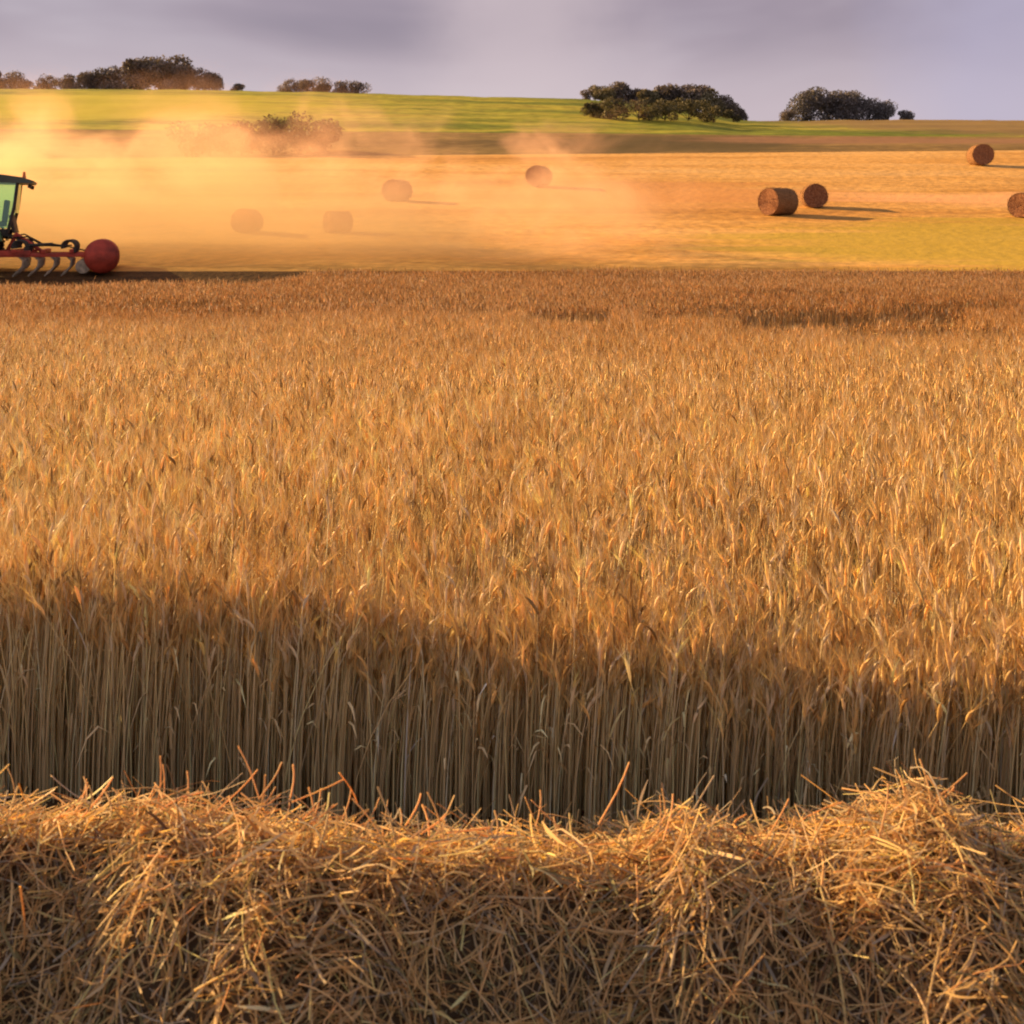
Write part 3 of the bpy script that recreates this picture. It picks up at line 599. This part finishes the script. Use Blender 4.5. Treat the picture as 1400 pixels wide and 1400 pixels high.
def make_bale(loc, r, wd, rz, label, seed):
    b = thing('straw_bale', label, 'bale', loc, rz, 'round straw bales on the stubble hillside')
    rs = np.random.default_rng(seed); seg, st = 48, 9
    m = bmesh.new(); ring = []
    xs = np.linspace(-wd / 2, wd / 2, st)
    for xi, x in enumerate(xs):
        e = min(xi, st - 1 - xi); rr = r * (0.955 if e == 0 else 1.0)
        row = []
        for k in range(seg):
            a = 2 * math.pi * k / seg; f = 1 + 0.012 * math.sin(3 * a + seed) + rs.normal(0, 0.014); zz = r * 0.985 + rr * f * math.sin(a)
            row.append(m.verts.new((x, rr * f * math.cos(a) * 1.02, max(0.0, zz))))
        ring.append(row)
    for A, B in zip(ring, ring[1:]):
        for k in range(seg): m.faces.new((A[k], A[(k + 1) % seg], B[(k + 1) % seg], B[k]))
    q = MB(); q.b.free(); q.b = m; q.build('straw_roll', bale_side, b, True)
    nf = 420; g_ = Geo(); an = rs.uniform(0, 6.283, nf); xx = rs.uniform(-wd / 2, wd / 2, nf); edge = rs.random(nf) < 0.4; xx[edge] = np.sign(xx[edge]) * wd / 2
    p0 = np.stack([xx, r * np.cos(an) * 1.0, np.maximum(0.03, r * 0.985 + r * 0.98 * np.sin(an))], -1)
    tg = np.stack([rs.normal(0, 0.5, nf), -np.sin(an) + 0.35 * np.cos(an), np.cos(an) + 0.35 * np.sin(an)], -1) + rs.normal(0, 0.3, (nf, 3))
    p1 = p0 + tg * rs.uniform(0.04, 0.13, nf)[:, None]; p1[:, 2] = np.maximum(0.01, p1[:, 2])
    sd2 = rs.normal(0, 1, (nf, 3)); sd2 /= np.linalg.norm(sd2, axis=1, keepdims=True)
    ribbons(g_, np.stack([p0, p1], 1), np.repeat(np.array([[0.008, 0.003]]), nf, 0), sd2, np.ones((nf, 3)))
    g_.build('loose_straw', bale_side, b)['kind'] = 'stuff'
    for sgn in (-1, 1):      # end faces: rolled straw in concentric layers
        m = bmesh.new(); rings = []; nr = 15
        for j in range(nr):
            rho = r * 0.956 * (1 - j / nr); dep = (0.02 if j % 2 else 0.0) + 0.035 * (1 - rho / r)
            row = [m.verts.new((sgn * (wd / 2 - dep + rs.normal(0, 0.004)) * 1.0, rho * math.cos(2 * math.pi * k / seg) * 1.02, max(0.002, r * 0.985 + rho * math.sin(2 * math.pi * k / seg)))) for k in range(seg)]
            rings.append(row)
        for A, B in zip(rings, rings[1:]):
            for k in range(seg): m.faces.new((A[k], A[(k + 1) % seg], B[(k + 1) % seg], B[k]))
        m.faces.new(rings[-1]); q = MB(); q.b.free(); q.b = m; q.build('end_face', bale_face, b)
    return b
R = math.radians
for k, (px, py, hpx, rz, lab) in enumerate([
    (1064, 294, 38, 33, 'dark round bale standing beside a paler bale at its right'),
    (1113, 284, 33, 82, 'paler round bale just right of and behind the dark bale'),
    (1340, 226, 29, 84, 'dark bale alone high on the right of the slope'),
    (1402, 297, 34, 40, 'bale cut off by the right edge of the photo'),
    (737, 255, 29, 70, 'brownish bale at the edge of the dust in mid hillside'),
    (543, 275, 30, 62, 'dusty bale between the drum and the mid hillside bale, highest in the dust'),
    (338, 318, 33, 78, 'faint bale in the dust nearest the red cultivator'),
    (462, 318, 30, 35, 'faint low bale in thick dust, second from the red cultivator')]):
    x, y, z = on_ground(px, py); d = hpx * y / F
    make_bale((x, y, z - 0.02), d / 2, d * 1.02, R(rz), lab, 40 + k)

# ------------------------------------------------------------------ trees on the skyline
leaf_m = plant_mat('leaves', 0.22, tmult=(0.9, 0.9, 0.4), rough=0.6, spec=0.2)
bark = mat('bark', (0.06, 0.045, 0.035), 0.9, 0.1, var=0.4, vscale=3, bump=0.6)
def crown_mesh(w_, h_, seed, base=0.18, leaf=0.30, n=1500, tint=(0.055, 0.052, 0.03)):
    r = np.random.default_rng(seed); nb = 9
    ang = r.uniform(0, 6.28, nb); rad = r.uniform(0.1, 0.62, nb) * w_ / 2; cz = r.uniform(base + 0.18, 0.78, nb) * h_
    cen = np.stack([np.cos(ang) * rad, np.sin(ang) * rad, cz], -1); cen[0] = (0, 0, h_ * 0.66)
    rr = r.uniform(0.2, 0.34, nb) * min(w_, h_) * 1.0; rr[0] = 0.34 * min(w_, h_)
    b = r.integers(0, nb, n); d = r.normal(0, 1, (n, 3)); d /= np.linalg.norm(d, axis=1, keepdims=True)
    p = cen[b] + d * (rr[b] * r.uniform(0.35, 1.06, n) ** 0.6)[:, None] * np.array([1.1, 1.1, 0.85])
    p[:, 2] = np.clip(p[:, 2], base * h_ * r.uniform(0.6, 1.2, n), h_ * 1.02)
    u = r.normal(0, 1, (n, 3)); u /= np.linalg.norm(u, axis=1, keepdims=True); v = np.cross(u, r.normal(0, 1, (n, 3))); v /= np.linalg.norm(v, axis=1, keepdims=True)
    s = (leaf * r.uniform(0.5, 1.2, n))[:, None]
    V = np.stack([p - u * s * 0.5, p + v * s * 0.35, p + u * s * 0.5, p - v * s * 0.35], 1)
    Q = np.arange(n * 4).reshape(n, 4)
    t_ = np.array(tint)[None] * r.uniform(0.6, 1.5, (n, 1)) * (1 + 0.35 * r.normal(0, 1, (nb, 1))[b] * 0.6); t_ = np.clip(t_, 0.008, 0.3)
    return V, Q, np.repeat(t_, 4, 0), cen
def make_tree(name, loc, w_, h_, seed, label, group, base=0.18, leaf=None, n=1500, tint=(0.055, 0.052, 0.03), cat='tree'):
    t = thing(name, label, cat, loc, random.uniform(0, 6.28), group)
    leaf = leaf or max(0.22, 0.055 * (w_ + h_) / 2 + 0.12)
    V, Q, T, cen = crown_mesh(w_, h_, seed, base, leaf, n, tint)
    to_mesh('crown', V, Q, leaf_m, t, T)
    g = Geo(); K = 5; s = np.linspace(0, 1, K)
    P = [np.stack([0.12 * np.sin(s * 3 + seed), 0.1 * np.sin(s * 2.3), s * h_ * 0.7 - 0.3 * (1 - s)], -1)]; RR = [0.045 * h_ * (1 - 0.75 * s) * 0.6]
    for c in cen[1:7]:
        st = np.array([0.05, 0.05, h_ * max(0.12, base + 0.05)]); P.append(st + (c - st) * s[:, None] + np.array([0, 0, 0.06 * h_]) * np.sin(s * 3.14)[:, None]); RR.append(0.018 * h_ * (1 - 0.7 * s))
    tubes(g, np.array(P), np.array(RR), 6, np.ones((len(P), 3)) * 0.06); g.build('trunk', bark, t, True)
    return t
GT = 'dark trees along the skyline'
DARK = (0.155, 0.12, 0.105); OLIVE = (0.18, 0.145, 0.085); BLUE = (0.15, 0.135, 0.14)  # leaf tints lightened, so distance haze is mixed into the colour
# (px centre, top row, width px, foot row, distance, name, tint, label)
trees = [
    (-12, 94, 40, 122, 172, 'broadleaf_tree', DARK, 'dark tree cut by the left edge of the photo on the skyline'),
    (18, 95, 22, 122, 172, 'broadleaf_tree', DARK, 'small pointed dark tree on the skyline above the tractor'),
    (34, 107, 14, 122, 172, 'small_tree', DARK, 'tiny rounded tree right beside the pointed tree above the tractor'),
    (64, 99, 26, 122, 174, 'small_tree', (0.09, 0.07, 0.06), 'pale hazy small tree alone between the far left trees and the big clump'),
    (95, 101, 30, 123, 172, 'broadleaf_tree', DARK, 'low dark tree at the left foot of the big skyline clump'),
    (124, 95, 34, 123, 173, 'broadleaf_tree', DARK, 'low rounded tree, second from the left end of the big clump'),
    (156, 88, 44, 123, 174, 'broadleaf_tree', DARK, 'mid height tree on the left shoulder of the big clump'),
    (187, 77, 50, 123, 176, 'broadleaf_tree', DARK, 'tall tree forming the left half of the tallest skyline dome'),
    (222, 73, 56, 123, 175, 'broadleaf_tree', DARK, 'tallest rounded tree at the top of the big left skyline clump'),
    (252, 83, 44, 123, 174, 'broadleaf_tree', DARK, 'tall tree on the right shoulder of the big left clump'),
    (286, 97, 36, 123, 173, 'broadleaf_tree', DARK, 'low tree closing the right end of the big left clump'),
    (324, 113, 16, 124, 172, 'small_tree', DARK, 'single tiny tree in the gap between two left skyline clumps'),
    (398, 105, 26, 127, 173, 'small_tree', DARK, 'leftmost small tree of the low row left of the pale cloud'),
    (422, 108, 22, 127, 172, 'small_tree', DARK, 'low second tree of the low row left of the pale cloud'),
    (443, 104, 26, 127, 173, 'small_tree', DARK, 'tallest tree in the middle of the low row left of the pale cloud'),
    (466, 109, 22, 128, 172, 'small_tree', DARK, 'low tree right of middle in the low row left of the pale cloud'),
    (487, 109, 24, 128, 172, 'small_tree', DARK, 'last tree at the right end of the low row left of the pale cloud'),
    (800, 120, 12, 137, 172, 'small_tree', DARK, 'tiny dark tree at the left tip of the central right clump'),
    (826, 116, 34, 142, 172, 'broadleaf_tree', OLIVE, 'olive tree at the left end of the central right clump'),
    (848, 112, 40, 146, 173, 'broadleaf_tree', DARK, 'dark tree, second in the central right clump'),
    (884, 121, 46, 150, 170, 'broadleaf_tree', OLIVE, 'broad olive tree in the middle dip of the central right clump'),
    (916, 112, 46, 156, 172, 'broadleaf_tree', DARK, 'tall dark tree with flat top in the central right clump'),
    (944, 112, 46, 162, 172, 'broadleaf_tree', DARK, 'tall dark tree beside the flat topped one in the central right clump'),
    (968, 118, 44, 166, 171, 'broadleaf_tree', OLIVE, 'tall olive tree on the right shoulder of the central right clump'),
    (990, 130, 38, 168, 171, 'broadleaf_tree', DARK, 'dark tree ending the central right clump where the sky opens'),
    (868, 119, 40, 149, 174, 'broadleaf_tree', DARK, 'mid height dark tree behind the broad olive one in the central right clump'),
    (1012, 148, 22, 168, 171, 'small_tree', DARK, 'small tree at the foot of the right shoulder of the central clump'),
    (1076, 150, 16, 167, 171, 'small_tree', DARK, 'tiny tree left of the rightmost skyline clump'),
    (1102, 121, 36, 167, 173, 'broadleaf_tree', BLUE, 'tall bluish tree at the left end of the rightmost clump'),
    (1132, 121, 38, 167, 174, 'broadleaf_tree', BLUE, 'tall flat topped bluish tree, second in the rightmost clump'),
    (1164, 120, 34, 167, 173, 'broadleaf_tree', BLUE, 'tall bluish tree in the middle of the rightmost clump'),
    (1190, 131, 28, 167, 172, 'small_tree', BLUE, 'mid height tree right of the middle of the rightmost clump'),
    (1214, 134, 30, 167, 172, 'small_tree', BLUE, 'loose tree near the right end of the rightmost clump'),
    (1238, 149, 18, 167, 172, 'small_tree', BLUE, 'tiny last tree of the rightmost clump beside open sky'),
]
for k, (px, top, wpx, foot, D, nm, ti, lab) in enumerate(trees):
    x = (px - 700) / F * D; zg = h1(x, D) - 0.15; zt = EYE + (HOR - top) / F * D
    make_tree(nm, (x, D, zg), wpx * D / F * 1.6, max(1.2, zt - zg), 100 + k, lab, GT, base=0.02, leaf=max(0.2, 0.03 * (wpx + foot - top) * D / F + 0.1), n=5000 if wpx > 30 else 2400, tint=ti)
# bushes: hedge on the right slope and the scrub behind the dust
GB = 'dark bushes on the far slope'
bushes = [(285, 214, 46, 34, 'brown scrubby bush behind dust, first of the five above the faint bale'), (330, 212, 50, 36, 'dark scrubby bush behind dust, second of the five above the faint bale'), (372, 211, 50, 40, 'dark scrubby bush in the middle of the five behind the dust'), (410, 212, 48, 44, 'darkest scrubby bush, fourth of the five behind the dust'), (440, 208, 40, 32, 'scrubby bush at the right end of the five behind the dust'),
          (812, 160, 40, 20, 'olive bush at the left foot of the central right clump'), (842, 163, 48, 26, 'second bush from the left at the foot of the central right clump'), (874, 165, 50, 30, 'dark third bush at the foot of the central right clump'), (908, 166, 50, 28, 'fourth bush at the foot of the central right clump'), (942, 166, 48, 26, 'fifth bush at the foot of the central right clump'), (976, 167, 44, 22, 'bush below the right shoulder of the central right clump')]
for k, (px, py, wpx, hpx, lab) in enumerate(bushes):
    x, y, z = on_ground(px, py, 40, 163)
    make_tree('bush', (x, y, z - 0.1), wpx * y / F * (3.2 if px < 600 else 2.4), hpx * (1.5 if px < 600 else 1.15) * y / F, 300 + k, lab, GB, base=0.0, n=2200, leaf=0.26, tint=(0.042, 0.052, 0.022) if px < 600 else (0.10, 0.085, 0.045), cat='bush')

# ------------------------------------------------------------------ dust raised by the cultivator
dm = bpy.data.materials.new('dust'); dm.use_nodes = True; t = dm.node_tree
for n in list(t.nodes): t.nodes.remove(n)
o_ = nd(t, 'ShaderNodeOutputMaterial'); pv = nd(t, 'ShaderNodeVolumePrincipled')
pv.inputs['Color'].default_value = (0.74, 0.455, 0.335, 1); pv.inputs['Anisotropy'].default_value = 0.4; pv.inputs['Absorption Color'].default_value = (0.5, 0.3, 0.1, 1)
g = nd(t, 'ShaderNodeNewGeometry'); sx = nd(t, 'ShaderNodeSeparateXYZ'); t.links.new(g.outputs['Position'], sx.inputs[0])
mp2 = nd(t, 'ShaderNodeMapping'); mp2.inputs['Scale'].default_value = (0.36, 0.36, 0.46); t.links.new(g.outputs['Position'], mp2.inputs[0])
ns = nd(t, 'ShaderNodeTexNoise'); ns.inputs['Scale'].default_value = 1.0; ns.inputs['Detail'].default_value = 5; ns.inputs['Roughness'].default_value = 0.55; ns.inputs['Distortion'].default_value = 0.5; t.links.new(mp2.outputs[0], ns.inputs[0])
def mr_(v, a, b, c, d, smooth=True):
    r = nd(t, 'ShaderNodeMapRange'); r.interpolation_type = 'SMOOTHSTEP' if smooth else 'LINEAR'
    for i_, q in enumerate((a, b, c, d)): r.inputs[1 + i_].default_value = q
    t.links.new(v, r.inputs[0]); return r.outputs[0]
def mth(op, a, b):
    m = nd(t, 'ShaderNodeMath', operation=op)
    for s_, v in zip(m.inputs, (a, b)):
        if isinstance(v, (int, float)): s_.default_value = v
        else: t.links.new(v, s_)
    return m.outputs[0]
hz = mr_(sx.outputs[2], 2.0, 6.6, 0.0, 0.215)                 # needs denser noise the higher it is
ax = mth('ADD', mr_(sx.outputs[0], -13.0, 5.0, 0.0, 0.14), mr_(sx.outputs[0], -19, -30.0, 0.0, 0.03))
thr = mth('ADD', hz, ax)
den = mr_(mth('SUBTRACT', ns.outputs[0], thr), 0.31, 0.43, 0.0, 1.0)
den = mth('MULTIPLY', den, mr_(sx.outputs[1], 32.2, 34.0, 0.0, 1.0)); den = mth('MULTIPLY', den, mr_(sx.outputs[1], 42.5, 40.0, 0.0, 1.0))
den = mth('MULTIPLY', den, mr_(sx.outputs[0], 2.0, 6.5, 1.0, 0.0)); den = mth('MULTIPLY', den, mr_(sx.outputs[2], 4.3, 7.0, 1.0, 0.0))
den = mth('MULTIPLY', den, 0.27)
t.links.new(den, pv.inputs['Density']); t.links.new(pv.outputs[0], o_.inputs['Volume'])
b = MB().box((-17.5, 37.4, 4.5), (49, 10.6, 7.9)).build('dust_cloud', dm); b['kind'] = 'stuff'; b['label'] = 'golden dust cloud drifting behind the tractor across the stubble'; b['category'] = 'dust'
